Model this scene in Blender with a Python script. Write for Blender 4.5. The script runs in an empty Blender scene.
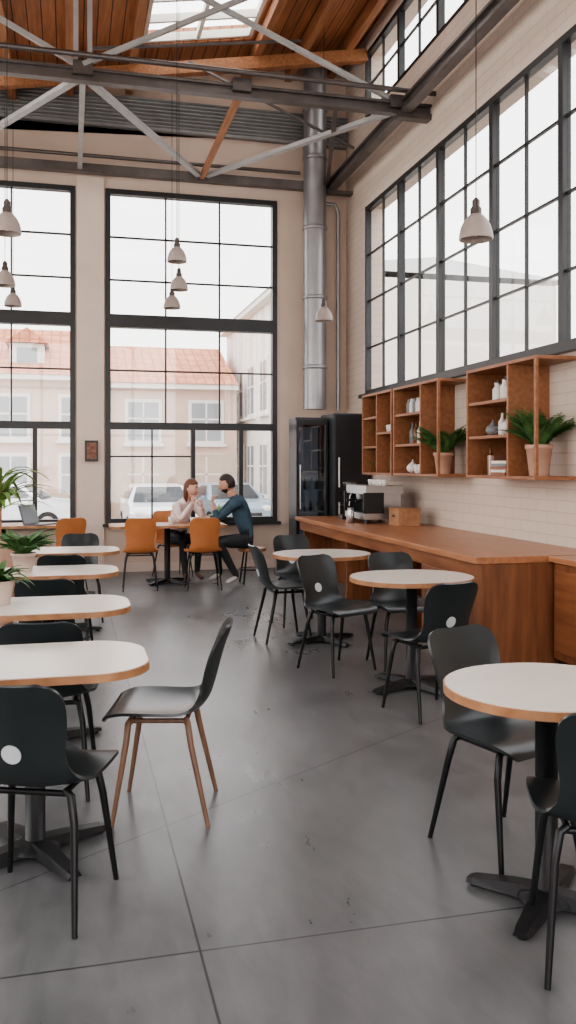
import bpy, math, random
from mathutils import Vector, Matrix, Euler
random.seed(7)
S=bpy.context.scene
# ------------------------------------------------------------------ materials
def nodes(name):
    m=bpy.data.materials.new(name); m.use_nodes=True
    nt=m.node_tree; b=nt.nodes['Principled BSDF']; return m,nt,b
def N(nt,t,**k):
    n=nt.nodes.new(t)
    for a,v in k.items(): setattr(n,a,v)
    return n
def L(nt,a,b): nt.links.new(a,b)
def mat(name,col,rough=.5,metal=0,var=.12,scale=6,bump=0.0,rvar=.0,coat=0,stretch=(1,1,1),emit=0):
    m,nt,b=nodes(name)
    tc=N(nt,'ShaderNodeTexCoord'); mp=N(nt,'ShaderNodeMapping'); mp.inputs['Scale'].default_value=stretch
    L(nt,tc.outputs['Object'],mp.inputs[0])
    no=N(nt,'ShaderNodeTexNoise'); no.inputs['Scale'].default_value=scale; no.inputs['Detail'].default_value=5
    L(nt,mp.outputs[0],no.inputs['Vector'])
    r=N(nt,'ShaderNodeValToRGB')
    r.color_ramp.elements[0].position=.3; r.color_ramp.elements[1].position=.7
    r.color_ramp.elements[0].color=tuple(c*(1-var) for c in col)+(1,)
    r.color_ramp.elements[1].color=tuple(min(1,c*(1+var)) for c in col)+(1,)
    L(nt,no.outputs['Fac'],r.inputs[0]); L(nt,r.outputs[0],b.inputs['Base Color'])
    b.inputs['Roughness'].default_value=rough; b.inputs['Metallic'].default_value=metal
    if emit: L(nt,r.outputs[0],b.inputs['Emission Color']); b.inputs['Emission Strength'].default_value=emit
    if coat: b.inputs['Coat Weight'].default_value=coat; b.inputs['Coat Roughness'].default_value=.15
    if rvar:
        mr=N(nt,'ShaderNodeMapRange'); mr.inputs[3].default_value=rough-rvar; mr.inputs[4].default_value=rough+rvar
        L(nt,no.outputs['Fac'],mr.inputs[0]); L(nt,mr.outputs[0],b.inputs['Roughness'])
    if bump:
        bp=N(nt,'ShaderNodeBump'); bp.inputs['Strength'].default_value=bump; bp.inputs['Distance'].default_value=.01
        L(nt,no.outputs['Fac'],bp.inputs['Height']); L(nt,bp.outputs[0],b.inputs['Normal'])
    return m
def wood(name,c1,c2,stretch,rough=.4,scale=4):
    m=mat(name,c1,rough,scale=scale,stretch=stretch,bump=.08)
    r=[n for n in m.node_tree.nodes if n.type=='VALTORGB'][0]
    r.color_ramp.elements[0].color=c1+(1,); r.color_ramp.elements[1].color=c2+(1,)
    return m
def line_mask(nt,sock,off,sp,w):
    a=N(nt,'ShaderNodeMath',operation='SUBTRACT'); L(nt,sock,a.inputs[0]); a.inputs[1].default_value=off-sp/2
    f=N(nt,'ShaderNodeMath',operation='FLOORED_MODULO'); L(nt,a.outputs[0],f.inputs[0]); f.inputs[1].default_value=sp
    s=N(nt,'ShaderNodeMath',operation='SUBTRACT'); L(nt,f.outputs[0],s.inputs[0]); s.inputs[1].default_value=sp/2
    ab=N(nt,'ShaderNodeMath',operation='ABSOLUTE'); L(nt,s.outputs[0],ab.inputs[0])
    lt=N(nt,'ShaderNodeMath',operation='LESS_THAN'); L(nt,ab.outputs[0],lt.inputs[0]); lt.inputs[1].default_value=w/2
    return lt.outputs[0]
def mx(nt,op,a,b):
    n=N(nt,'ShaderNodeMath',operation=op)
    for i,v in enumerate((a,b)):
        if isinstance(v,(int,float)): n.inputs[i].default_value=v
        else: L(nt,v,n.inputs[i])
    return n.outputs[0]
def mixc(nt,f,a,b):
    n=N(nt,'ShaderNodeMix',data_type='RGBA')
    L(nt,f,n.inputs[0])
    for i,v in ((6,a),(7,b)):
        if isinstance(v,tuple): n.inputs[i].default_value=v+(1,)
        else: L(nt,v,n.inputs[i])
    return n.outputs[2]
def floor_mat():
    m,nt,b=nodes('polished_concrete')
    tc=N(nt,'ShaderNodeTexCoord'); sx=N(nt,'ShaderNodeSeparateXYZ'); L(nt,tc.outputs['Object'],sx.inputs[0])
    n1=N(nt,'ShaderNodeTexNoise'); n1.inputs['Scale'].default_value=.9; n1.inputs['Detail'].default_value=8; n1.inputs['Roughness'].default_value=.6
    n2=N(nt,'ShaderNodeTexNoise'); n2.inputs['Scale'].default_value=14; n2.inputs['Detail'].default_value=8; n2.inputs['Distortion'].default_value=.5
    mp=N(nt,'ShaderNodeMapping'); mp.inputs['Scale'].default_value=(1,.35,1); mp.inputs['Rotation'].default_value=(0,0,.6)
    L(nt,tc.outputs['Object'],n1.inputs[0]); L(nt,tc.outputs['Object'],mp.inputs[0]); L(nt,mp.outputs[0],n2.inputs[0])
    s=mx(nt,'ADD',mx(nt,'MULTIPLY',n1.outputs[0],.65),mx(nt,'MULTIPLY',n2.outputs[0],.35))
    r=N(nt,'ShaderNodeValToRGB'); r.color_ramp.elements[0].position=.35; r.color_ramp.elements[1].position=.65
    r.color_ramp.elements[0].color=(.092,.094,.097,1); r.color_ramp.elements[1].color=(.158,.160,.164,1)
    L(nt,s,r.inputs[0])
    lx=line_mask(nt,sx.outputs[0],.39,4.6,.008); ly=line_mask(nt,sx.outputs[1],2.67,4.2,.008)
    dg=mx(nt,'SUBTRACT',mx(nt,'MULTIPLY',sx.outputs[1],.835),mx(nt,'MULTIPLY',sx.outputs[0],.55))
    ld=line_mask(nt,dg,2.82,9,.006)
    mk=mx(nt,'MAXIMUM',mx(nt,'MAXIMUM',lx,ly),ld)
    L(nt,mixc(nt,mk,r.outputs[0],(.035,.035,.037)),b.inputs['Base Color'])
    mr=N(nt,'ShaderNodeMapRange'); mr.inputs[1].default_value=.3; mr.inputs[2].default_value=.7; mr.inputs[3].default_value=.23; mr.inputs[4].default_value=.42
    L(nt,s,mr.inputs[0]); L(nt,mr.outputs[0],b.inputs['Roughness']); b.inputs['Specular IOR Level'].default_value=.6
    bp=N(nt,'ShaderNodeBump'); bp.inputs['Strength'].default_value=.10; bp.inputs['Distance'].default_value=.01
    L(nt,mx(nt,'SUBTRACT',n2.outputs[0],mk),bp.inputs['Height']); L(nt,bp.outputs[0],b.inputs['Normal'])
    return m
def brick_mat(name,c1,c2,mort,ax='Y'):
    m,nt,b=nodes(name)
    tc=N(nt,'ShaderNodeTexCoord'); sx=N(nt,'ShaderNodeSeparateXYZ'); L(nt,tc.outputs['Object'],sx.inputs[0])
    cb=N(nt,'ShaderNodeCombineXYZ'); L(nt,sx.outputs[1 if ax=='Y' else 0],cb.inputs[0]); L(nt,sx.outputs[2],cb.inputs[1])
    br=N(nt,'ShaderNodeTexBrick'); br.inputs['Scale'].default_value=1; br.inputs['Brick Width'].default_value=.3; br.inputs['Row Height'].default_value=.1
    br.inputs['Mortar Size'].default_value=.006; br.inputs['Mortar Smooth'].default_value=.4
    br.inputs['Color1'].default_value=c1+(1,); br.inputs['Color2'].default_value=c2+(1,); br.inputs['Mortar'].default_value=mort+(1,)
    L(nt,cb.outputs[0],br.inputs['Vector']); L(nt,br.outputs['Color'],b.inputs['Base Color'])
    b.inputs['Roughness'].default_value=.6
    bp=N(nt,'ShaderNodeBump',invert=True); bp.inputs['Strength'].default_value=.3; bp.inputs['Distance'].default_value=.008
    L(nt,br.outputs['Fac'],bp.inputs['Height']); L(nt,bp.outputs[0],b.inputs['Normal'])
    return m
def plank_mat():
    m=wood('ceiling_planks',(.26,.10,.042),(.45,.19,.085),(6,.6,1),.6,3)
    nt=m.node_tree; b=nt.nodes['Principled BSDF']; r=[n for n in nt.nodes if n.type=='VALTORGB'][0]
    tc=[n for n in nt.nodes if n.type=='TEX_COORD'][0]; sx=N(nt,'ShaderNodeSeparateXYZ'); L(nt,tc.outputs['Object'],sx.inputs[0])
    k=line_mask(nt,sx.outputs[0],0,.16,.014)
    L(nt,mixc(nt,k,r.outputs[0],(.06,.025,.012)),b.inputs['Base Color']); return m
def rooftile_mat():
    m=mat('terracotta_tiles',(.62,.27,.16),.8,var=.25,scale=3)
    nt=m.node_tree; b=nt.nodes['Principled BSDF']; r=[n for n in nt.nodes if n.type=='VALTORGB'][0]
    tc=[n for n in nt.nodes if n.type=='TEX_COORD'][0]; sx=N(nt,'ShaderNodeSeparateXYZ'); L(nt,tc.outputs['Object'],sx.inputs[0])
    k=mx(nt,'MAXIMUM',line_mask(nt,sx.outputs[0],0,.35,.06),line_mask(nt,sx.outputs[2],0,.3,.04))
    L(nt,mixc(nt,k,r.outputs[0],(.42,.17,.1)),b.inputs['Base Color']); return m
def glass_mat(name,tint,gl=.06):
    m=bpy.data.materials.new(name); m.use_nodes=True; nt=m.node_tree; nt.nodes.clear()
    o=N(nt,'ShaderNodeOutputMaterial'); t=N(nt,'ShaderNodeBsdfTransparent'); t.inputs[0].default_value=tint+(1,)
    g=N(nt,'ShaderNodeBsdfGlossy'); g.inputs['Roughness'].default_value=.03; mi=N(nt,'ShaderNodeMixShader'); mi.inputs[0].default_value=gl
    L(nt,t.outputs[0],mi.inputs[1]); L(nt,g.outputs[0],mi.inputs[2]); L(nt,mi.outputs[0],o.inputs[0]); return m

M={}
M['floor']=floor_mat()
M['plaster']=mat('plaster_wall',(.57,.455,.38),.85,var=.05,scale=2,bump=.05)
M['plaster2']=mat('plaster_pillar',(.63,.52,.45),.85,var=.05,scale=2)
M['brick']=brick_mat('painted_brick',(.64,.54,.465),(.61,.51,.44),(.53,.435,.37))
M['plank']=plank_mat()
M['joist']=wood('joist_wood',(.24,.10,.045),(.38,.17,.08),(6,.5,6),.6)
M['frame']=mat('black_window_frame',(.022,.023,.025),.4,var=.1)
M['glass']=glass_mat('window_glass',(.90,.91,.92))
M['clear']=glass_mat('clear_glass',(.95,.97,.97),.1)
M['fglass']=glass_mat('tinted_glass',(.55,.59,.63),.14)
M['steel']=mat('beam_steel',(.12,.105,.10),.35,metal=.5,var=.2,scale=5)
M['paintsteel']=mat('painted_steel',(.36,.355,.35),.45,metal=.2,var=.1)
M['corr']=mat('corrugated_metal',(.26,.26,.26),.5,metal=.4)
M['duct']=mat('duct_metal',(.30,.30,.31),.4,metal=.7,var=.1,scale=3)
M['walnut']=wood('counter_walnut',(.19,.07,.03),(.32,.13,.06),(5,.5,5),.38)
M['walnutv']=wood('panel_walnut',(.15,.055,.025),(.27,.11,.05),(5,5,.5),.42)
M['ctop']=wood('countertop_wood',(.30,.125,.06),(.44,.20,.10),(6,.5,6),.3)
M['shelf']=wood('shelf_wood',(.22,.09,.042),(.33,.145,.07),(6,.6,6),.45)
M['chair']=mat('chair_shell_slate',(.019,.024,.026),.28,var=.08,scale=3)
M['chairleg']=mat('chair_leg_black',(.012,.013,.014),.35,metal=.3)
M['legwood']=wood('chair_leg_wood',(.14,.075,.05),(.23,.13,.08),(6,6,.6),.4)
M['orange']=mat('orange_shell',(.48,.18,.065),.45,var=.12,scale=4)
M['disc']=mat('pale_grommet',(.50,.53,.55),.4,var=.04)  # pale colour stands in for brightness seen through a backrest hole
M['lam']=mat('cream_laminate',(.60,.55,.49),.28,var=.04,scale=3)
M['edge']=wood('table_edge_wood',(.27,.125,.06),(.42,.215,.11),(3,3,3),.4)
M['iron']=mat('cast_iron',(.020,.021,.023),.42,metal=.4)
M['shade']=mat('pendant_shade',(.33,.27,.24),.4,var=.06)
M['brass']=mat('pendant_fitting',(.12,.10,.09),.4,metal=.6)
M['bulb']=mat('bulb_glass',(.9,.82,.7),.3)
M['leaf']=mat('leaf_green',(.06,.14,.04),.5,var=.45,scale=14)
M['leaf2']=mat('leaf_light_green',(.16,.26,.07),.5,var=.4,scale=12)
M['terra']=mat('pot_terracotta',(.50,.31,.23),.8,var=.1,scale=8)
M['potw']=mat('pot_blush',(.55,.43,.37),.6)
M['soil']=mat('soil',(.05,.035,.025),.95,var=.4,scale=40)
M['ceramic']=mat('ceramic_white',(.70,.67,.63),.35)
M['grey']=mat('ceramic_grey',(.20,.20,.21),.4)
M['amber']=mat('amber_bottle',(.16,.06,.02),.15)
M['book']=mat('book_cover',(.30,.13,.08),.7)
M['paper']=mat('paper',(.72,.68,.60),.8)
M['black']=mat('appliance_black',(.02,.021,.024),.35)
M['dgrey']=mat('appliance_dark_grey',(.05,.055,.062),.4,metal=.3)
M['inox']=mat('stainless',(.50,.50,.51),.28,metal=.9,var=.05)
M['fridgein']=mat('fridge_interior',(.55,.58,.61),.5,emit=.12,var=.03)  # lining and shelves glow faintly in place of a fridge lamp
M['crate']=wood('crate_wood',(.30,.15,.08),(.42,.23,.12),(4,1,4),.6)
M['skin']=mat('skin',(.50,.27,.19),.5,var=.06,scale=20)
M['skin2']=mat('skin_light',(.62,.36,.27),.5,var=.06,scale=20)
M['hair']=mat('hair_dark',(.025,.016,.012),.5,var=.4,scale=60)
M['hair2']=mat('hair_brown',(.13,.05,.025),.45,var=.4,scale=60)
M['shirt']=mat('shirt_teal_blue',(.035,.068,.098),.8,var=.2,scale=14,bump=.3)
M['blouse']=mat('blouse_white_pink',(.76,.62,.58),.85,var=.10,scale=16,bump=.5)
M['trouser']=mat('trousers_dark',(.022,.023,.028),.8,var=.2,scale=14)
M['shoe']=mat('shoe_white',(.5,.48,.46),.6)
M['shoe2']=mat('shoe_brown',(.12,.06,.04),.5)
M['eye']=mat('eye_dark',(.02,.015,.012),.2)
M['lips']=mat('lips',(.45,.16,.13),.5)
M['street']=mat('street_paving',(.46,.41,.37),.9,var=.1,scale=1.5)
M['fac1']=mat('facade_pink',(.66,.48,.40),.9,var=.05,scale=1)
M['fac2']=mat('facade_cream',(.76,.72,.67),.9,var=.05,scale=1)
M['fac3']=mat('facade_base_stone',(.54,.43,.35),.9,var=.15,scale=2)
M['tile']=rooftile_mat()
M['roofgrey']=mat('pale_metal_roof',(.66,.66,.66),.7,var=.05)
M['wtrim']=mat('facade_trim',(.76,.73,.68),.8,var=.03)
M['wpane']=mat('facade_window_pane',(.30,.32,.34),.2,var=.2,scale=.5)
M['carw']=mat('car_paint_white',(.76,.77,.79),.25,coat=.5,var=.03)
M['carb']=mat('car_paint_blue',(.25,.32,.38),.25,coat=.5,var=.03)
M['carg']=mat('car_glass',(.03,.035,.04),.08)
M['tyre']=mat('tyre',(.02,.02,.02),.8)
M['screen']=mat('laptop_screen',(.05,.06,.075),.15)
M['lapshell']=mat('laptop_shell',(.10,.10,.11),.35,metal=.5)
M['pic']=mat('picture_print',(.20,.09,.06),.6,var=.6,scale=20)

# ------------------------------------------------------------------ mesh builder
class B:
    def __init__(s): s.v=[];s.f=[];s.m=[];s.sm=[];s.mats=[];s.T=Matrix()
    def mi(s,k):
        if k not in s.mats: s.mats.append(k)
        return s.mats.index(k)
    def add(s,vs,fs,k,smooth=False):
        o=len(s.v); s.v+=[s.T@Vector(v) for v in vs]; i=s.mi(k)
        for f in fs: s.f.append([o+a for a in f]); s.m.append(i); s.sm.append(smooth)
    def box(s,c,d,k,rz=0,R=None):
        c=Vector(c); R=R or Matrix.Rotation(rz,3,'Z')
        vs=[c+R@Vector((x*d[0]/2,y*d[1]/2,z*d[2]/2)) for z in(-1,1) for y in(-1,1) for x in(-1,1)]
        s.add(vs,[(0,2,3,1),(4,5,7,6),(0,1,5,4),(2,6,7,3),(0,4,6,2),(1,3,7,5)],k)
    def bb(s,a,b,k):
        s.box([(a[i]+b[i])/2 for i in range(3)],[abs(b[i]-a[i]) for i in range(3)],k)
    def bar(s,p,q,w,h,k):
        p=Vector(p);q=Vector(q);d=q-p
        z=d.normalized(); up=Vector((0,0,1)) if abs(z.z)<.95 else Vector((0,1,0))
        x=z.cross(up).normalized(); y=x.cross(z).normalized()
        R=Matrix((x,z,y)).transposed(); s.box((p+q)/2,(w,d.length,h),k,R=R)
    def tube(s,pts,r,k,n=10,cap=True):
        pts=[Vector(p) for p in pts]; rs=r if isinstance(r,(list,tuple)) else [r]*len(pts)
        vs=[];fs=[]; X=None
        for i,p in enumerate(pts):
            t=(pts[min(i+1,len(pts)-1)]-pts[max(i-1,0)]).normalized()
            if X is None:
                a=Vector((0,0,1)) if abs(t.z)<.9 else Vector((1,0,0)); X=t.cross(a).normalized()
            X=(X-t*X.dot(t)).normalized(); Y=t.cross(X)
            for j in range(n):
                a=2*math.pi*j/n; vs.append(p+(X*math.cos(a)+Y*math.sin(a))*rs[i])
        for i in range(len(pts)-1):
            for j in range(n): fs.append((i*n+j,i*n+(j+1)%n,(i+1)*n+(j+1)%n,(i+1)*n+j))
        s.add(vs,fs,k,True)
        if cap:
            s.add(vs[:n],[tuple(range(n))[::-1]],k); s.add(vs[-n:],[tuple(range(n))],k)
    def lathe(s,c,prof,k,n=24,cap=True,smooth=True):
        vs=[];fs=[]
        for r,z in prof:
            for j in range(n):
                a=2*math.pi*j/n; vs.append((c[0]+r*math.cos(a),c[1]+r*math.sin(a),c[2]+z))
        for i in range(len(prof)-1):
            for j in range(n): fs.append((i*n+j,i*n+(j+1)%n,(i+1)*n+(j+1)%n,(i+1)*n+j))
        s.add(vs,fs,k,smooth)
        if cap:
            s.add(vs[:n],[tuple(range(n))[::-1]],k); s.add(vs[-n:],[tuple(range(n))],k)
    def prism(s,pts,z0,z1,k,smooth=False):
        n=len(pts); vs=[(x,y,z0) for x,y in pts]+[(x,y,z1) for x,y in pts]
        s.add(vs,[tuple(range(n))[::-1],tuple(range(n,2*n))],k)
        s.add(vs,[(i,(i+1)%n,n+(i+1)%n,n+i) for i in range(n)],k,smooth)
    def grid(s,P,k,smooth=True):
        a=len(P);b=len(P[0]); vs=[p for r in P for p in r]
        s.add(vs,[(i*b+j,i*b+j+1,(i+1)*b+j+1,(i+1)*b+j) for i in range(a-1) for j in range(b-1)],k,smooth)
    def shell(s,P,th,k):
        a=len(P);b=len(P[0]); P=[[Vector(p) for p in r] for r in P]; Q=[]
        for i in range(a):
            row=[]
            for j in range(b):
                du=P[min(i+1,a-1)][j]-P[max(i-1,0)][j]; dv=P[i][min(j+1,b-1)]-P[i][max(j-1,0)]
                row.append(P[i][j]+du.cross(dv).normalized()*th)
            Q.append(row)
        s.grid(P,k); s.grid([r[::-1] for r in Q],k)
        per=[(i,0) for i in range(a)]+[(a-1,j) for j in range(1,b)]+[(i,b-1) for i in range(a-2,-1,-1)]+[(0,j) for j in range(b-2,0,-1)]
        vs=[P[i][j] for i,j in per]+[Q[i][j] for i,j in per]; n=len(per)
        s.add(vs,[(i,(i+1)%n,n+(i+1)%n,n+i) for i in range(n)],k,True)
        return Q
    def sphere(s,c,r,k,n=16,m=10,fn=None):
        r=(r,r,r) if isinstance(r,(int,float)) else r; vs=[];fs=[]
        for i in range(m+1):
            th=math.pi*i/m
            for j in range(n):
                a=2*math.pi*j/n; u=Vector((math.sin(th)*math.cos(a),math.sin(th)*math.sin(a),math.cos(th)))
                p=fn(u) if fn else u
                vs.append((c[0]+p[0]*r[0],c[1]+p[1]*r[1],c[2]+p[2]*r[2]))
        for i in range(m):
            for j in range(n): fs.append((i*n+j,(i+1)*n+j,(i+1)*n+(j+1)%n,i*n+(j+1)%n))
        s.add(vs,fs,k,True)
    def mesh(s,name):
        me=bpy.data.meshes.new(name); me.from_pydata([tuple(v) for v in s.v],[],s.f)
        for k in s.mats: me.materials.append(M[k])
        me.polygons.foreach_set('material_index',s.m); me.polygons.foreach_set('use_smooth',s.sm)
        me.validate(); me.update(); return me
    def obj(s,name,loc=(0,0,0),rz=0,bevel=0):
        o=bpy.data.objects.new(name,s.mesh(name)); S.collection.objects.link(o); o.location=loc; o.rotation_euler=(0,0,rz)
        if bevel:
            b=o.modifiers.new('bevel','BEVEL'); b.width=bevel; b.segments=2; b.limit_method='ANGLE'; b.angle_limit=math.radians(50)
        return o
def inst(name,me,loc,rz=0,bevel=0):
    o=bpy.data.objects.new(name,me); S.collection.objects.link(o); o.location=loc; o.rotation_euler=(0,0,rz); return o

# ------------------------------------------------------------------ room shell
XL,XR,YF,YB=-4.5,4.0,-2.0,12.4
T=.3
def roofz(x): return 6.75+.18*x
def cells(u0,u1,z0,z1,holes):
    us=sorted(set([u0,u1]+[h[0] for h in holes]+[h[1] for h in holes])); zs=sorted(set([z0,z1]+[h[2] for h in holes]+[h[3] for h in holes]))
    out=[]
    for a,b in zip(zs,zs[1:]):
        run=None
        for p,q in zip(us,us[1:]):
            c=((p+q)/2,(a+b)/2); ins=any(h[0]<c[0]<h[1] and h[2]<c[1]<h[3] for h in holes)
            if ins:
                if run: out.append((run[0],run[1],a,b)); run=None
            else: run=(run[0],q) if run else (p,q)
        if run: out.append((run[0],run[1],a,b))
    return out
b=B(); b.bb((XL-T,YF-T,-.2),(XR+T,YB+T,0),'floor'); b.obj('floor')
BW=[(.48,2.94,.68,5.36),(-2.4,.07,.68,5.36)]
b=B()
for c in cells(XL-T,XR+T,0,6.3,BW): b.bb((c[0],YB,c[2]),(c[1],YB+T,c[3]),'plaster')
zz=[(XL-T,6.3),(XR+T,6.3),(XR+T,roofz(XR+T)),(XL-T,roofz(XL-T))]
b.add([(x,YB,z) for x,z in zz]+[(x,YB+T,z) for x,z in zz],[(0,1,2,3),(7,6,5,4),(3,2,6,7)],'plaster')
b.obj('wall_back')
YS=[11.54,10.28,9.08,7.80,6.55,5.30,4.05,2.80,1.55,.30]
RW=[(YS[-1],YS[0],2.48,5.10),(YS[-1],YS[0],6.30,7.25)]
b=B()
for c in cells(YF,YB,0,roofz(XR)+.02,RW): b.bb((XR,c[0],c[2]),(XR+T,c[1],c[3]),'brick')
b.obj('wall_right')
LW_ADDED=[(0,11,1.0,5.2)]  # unseen window opening, added to brighten the room
b=B()
for c in cells(YF,YB,0,roofz(XL),LW_ADDED): b.bb((XL-T,c[0],c[2]),(XL,c[1],c[3]),'plaster')
b.obj('wall_left')
b=B()
for c in cells(XL-T,XR+T,0,roofz(XR),[(-3.5,3.2,.3,5.2)]): b.bb((c[0],YF-T,c[2]),(c[1],YF,c[3]),'plaster')  # unseen front opening, added to let more light in
b.obj('wall_front')
SK=[(.9,2.35,9.3,11.35),(-2.3,-.85,9.3,11.35),(.9,2.35,5.2,7.6),(-2.3,-.85,5.2,7.6),(.9,2.35,.5,3.5),(-2.3,-.85,.5,3.5)]  # first pair is in view; the others are unseen, added for indoor light
b=B()
for x0,x1,y0,y1 in cells(XL-T,XR+T,YF-T,YB+T,SK):
    z0,z1=roofz(x0),roofz(x1); vs=[(x0,y0,z0),(x1,y0,z1),(x1,y1,z1),(x0,y1,z0)]; vs+=[(x,y,z+.2) for x,y,z in vs]
    b.add(vs,[(0,3,2,1),(4,5,6,7),(0,1,5,4),(2,3,7,6),(0,4,7,3),(1,2,6,5)],'plank')
b.obj('ceiling')
for i,(x0,x1,y0,y1) in enumerate(SK):  # builds the visible pair and the added unseen ones alike
    b=B()
    for x in (x0+.03,(x0+x1)/2,x1-.03): b.bar((x,y0,roofz(x)+.08),(x,y1,roofz(x)+.08),.05,.1,'wtrim')
    n=4
    for j in range(n+1):
        y=y0+.02+(y1-y0-.04)*j/n; b.bar((x0,y,roofz(x0)+.08),(x1,y,roofz(x1)+.08),.04,.1,'wtrim')
    b.add([(x0,y0,roofz(x0)+.12),(x1,y0,roofz(x1)+.12),(x1,y1,roofz(x1)+.12),(x0,y1,roofz(x0)+.12)],[(0,1,2,3)],'clear')
    b.obj('skylight')
b=B()
for x in (-4,-3.2,-2.4,-.75,0.0,.8,2.45,3.1,3.75):
    b.bb((x-.05,YF,roofz(x)-.19),(x+.05,YB-.02,roofz(x)-.01),'joist')
for y in (11.5,9.15,7.75,5.05,3.65,.35):
    b.bar((XL,y,roofz(XL)-.27),(XR,y,roofz(XR)-.27),.12,.16,'joist')
b.obj('ceiling_joists')
b=B(); P=[]
for i in range(41):
    z=6.22+.42*i/40; y=12.30+.03*math.sin(i*math.pi/2.5); P.append([(XL+.01,y,z),(XR-.01,y,z)])
b.grid(P,'corr'); b.bb((XL+.01,12.3,6.2),(XR-.01,12.39,6.24),'corr'); b.obj('corrugated_metal_valance')
def back_window(name,x0,x1):
    b=B(); y0,y1=YB-.02,YB+.10; z0,z1=.68,5.36; fw=.07
    for x in (x0+fw/2,x1-fw/2): b.box((x,(y0+y1)/2,(z0+z1)/2),(fw,y1-y0,z1-z0),'frame')
    for z in (z0+fw/2,z1-fw/2): b.box(((x0+x1)/2,(y0+y1)/2,z),(x1-x0-2*fw,y1-y0,fw),'frame')
    W=x1-x0-2*fw; cx=(x0+x1)/2
    b.box((cx,YB+.04,3.52),(W,.14,.18),'frame')
    b.box((cx,YB+.04,2.05),(W,.12,.10),'frame')
    th=.022
    for t in (1/3,2/3):
        x=x0+fw+W*t
        b.box((x,YB+.05,4.45),(th,.04,1.7),'frame'); b.box((x,YB+.05,2.77),(th,.04,1.34),'frame')
    for z in (4.1,4.7): b.box((cx,YB+.05,z),(W,.04,th),'frame')
    b.box((cx,YB+.05,2.83),(W,.04,th),'frame')
    for t in (.5,.80): b.box((x0+fw+W*t,YB+.04,1.38),(.06,.10,1.26),'frame')
    b.box((x0+fw+W*.25,YB+.05,1.38),(th,.04,1.26),'frame')
    b.box((x0+fw+W*.25,YB+.05,1.62),(W*.5,.04,th),'frame')
    b.bb((x0+fw,YB+.052,z0+fw),(x1-fw,YB+.058,z1-fw),'glass')
    b.obj(name)
    b=B(); b.bb((x0-.04,YB-.10,.64),(x1+.04,YB+.06,.68),'frame'); b.obj('trim_sill')
back_window('window_1',.48,2.94); back_window('window_2',-2.4,.07)
def side_windows():
    k=3
    for a,c in zip(YS[1:],YS):
        b=B(); fw=.038; x=XR+.045
        for y in (a+fw/2,c-fw/2): b.box((x,y,3.79),(.08,fw,2.62),'frame')
        for z in (2.48+.03,5.10-.03): b.box((x,(a+c)/2,z),(.08,c-a-2*fw,.06),'frame')
        b.box((x,(a+c)/2,3.79),(.03,.022,2.5),'frame')
        for z in (3.13,3.78,4.43): b.box((x,(a+c)/2,z),(.03,c-a-.08,.022),'frame')
        b.bb((x+.002,a+fw,2.54),(x+.006,c-fw,5.04),'glass'); b.obj('window_%d'%k); k+=1
    for a,c in zip(YS[1:],YS):
        b=B(); fw=.035; x=XR+.045
        for y in (a+fw/2,c-fw/2): b.box((x,y,6.775),(.08,fw,.95),'frame')
        for z in (6.33,7.22): b.box((x,(a+c)/2,z),(.08,c-a-2*fw,.06),'frame')
        b.box((x,(a+c)/2,6.775),(.03,.02,.85),'frame'); b.box((x,(a+c)/2,6.775),(.03,c-a-.08,.02),'frame')
        b.bb((x+.002,a+fw,6.36),(x+.006,c-fw,7.19),'glass'); b.obj('window_%d'%k); k+=1
    b=B(); b.bb((XR-.08,YS[-1],2.43),(XR+.04,YS[0]+.05,2.48),'frame'); b.obj('trim_ledge')
    b=B()  # frames of the added left-wall windows, out of view
    for i in range(9): b.box((XL-.05,11*i/8,3.1),(.1,.07,4.2),'frame')
    for z in (1.03,2.4,3.8,5.17): b.box((XL-.05,5.5,z),(.08,11,.06),'frame')
    b.obj('window_%d'%k); k+=1
    b=B()  # frames of the added front windows behind the camera
    for i in range(6): b.box((-3.5+6.7*i/5,YF-.05,2.75),(.07,.1,4.9),'frame')
    for z in (.33,2.4,3.8,5.17): b.box((-.15,YF-.05,z),(6.7,.08,.06),'frame')
    b.obj('window_%d'%k)
side_windows()
b=B(); b.bb((XL,YB-.02,0),(2.9,YB,.12),'plaster2'); b.obj('baseboard_back')
b=B(); b.bb((.09,YB-.04,.0),(.46,YB,5.5),'plaster2'); b.obj('trim_pillar')
# ------------------------------------------------------------------ roof truss
b=B(); ZB=5.55
yy=9.27
b.bb((XL,yy-.05,ZB+.03),(XR,yy+.05,ZB+.06),'steel'); b.bb((XL,yy-.01,ZB-.05),(XR,yy+.01,ZB+.03),'steel'); b.bb((XL,yy-.05,ZB-.08),(XR,yy+.05,ZB-.05),'steel')
b.tube([(XL,9.12,ZB+.14),(XR,9.12,ZB+.14)],.028,'steel')
b.bb((XL,12.12,ZB-.07),(XR-.3,12.24,ZB+.05),'steel')
b.tube([(XL,12.05,ZB+.13),(3.2,12.05,ZB+.13)],.025,'steel')
b.bb((3.62,YF,ZB-.07),(3.74,12.2,ZB-.03),'steel'); b.bb((3.66,YF,ZB-.03),(3.70,12.2,ZB+.05),'steel'); b.bb((3.62,YF,ZB+.05),(3.74,12.2,ZB+.08),'steel')
b.tube([(3.84,YF,ZB+.12),(3.84,12.1,ZB+.12)],.03,'paintsteel')
for y in (12.1,9.27,6.3,3.3): b.bb((3.6,y-.06,ZB-.12),(3.99,y+.06,ZB-.07),'steel')
b.obj('steel_runner_beams')
b=B()
for x,k in ((-1.55,'paintsteel'),(.13,'paintsteel'),(1.80,'joist')):
    b.bar((x,9.3,ZB),(x,12.2,ZB),.06,.08,k)
b.bar((-1.5,12.1,ZB),(.1,9.35,ZB),.08,.05,'paintsteel')
b.bar((.16,9.35,ZB),(1.75,12.1,ZB),.08,.05,'paintsteel')
b.bar((1.85,12.1,ZB),(3.62,9.35,ZB),.08,.05,'paintsteel')
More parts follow.
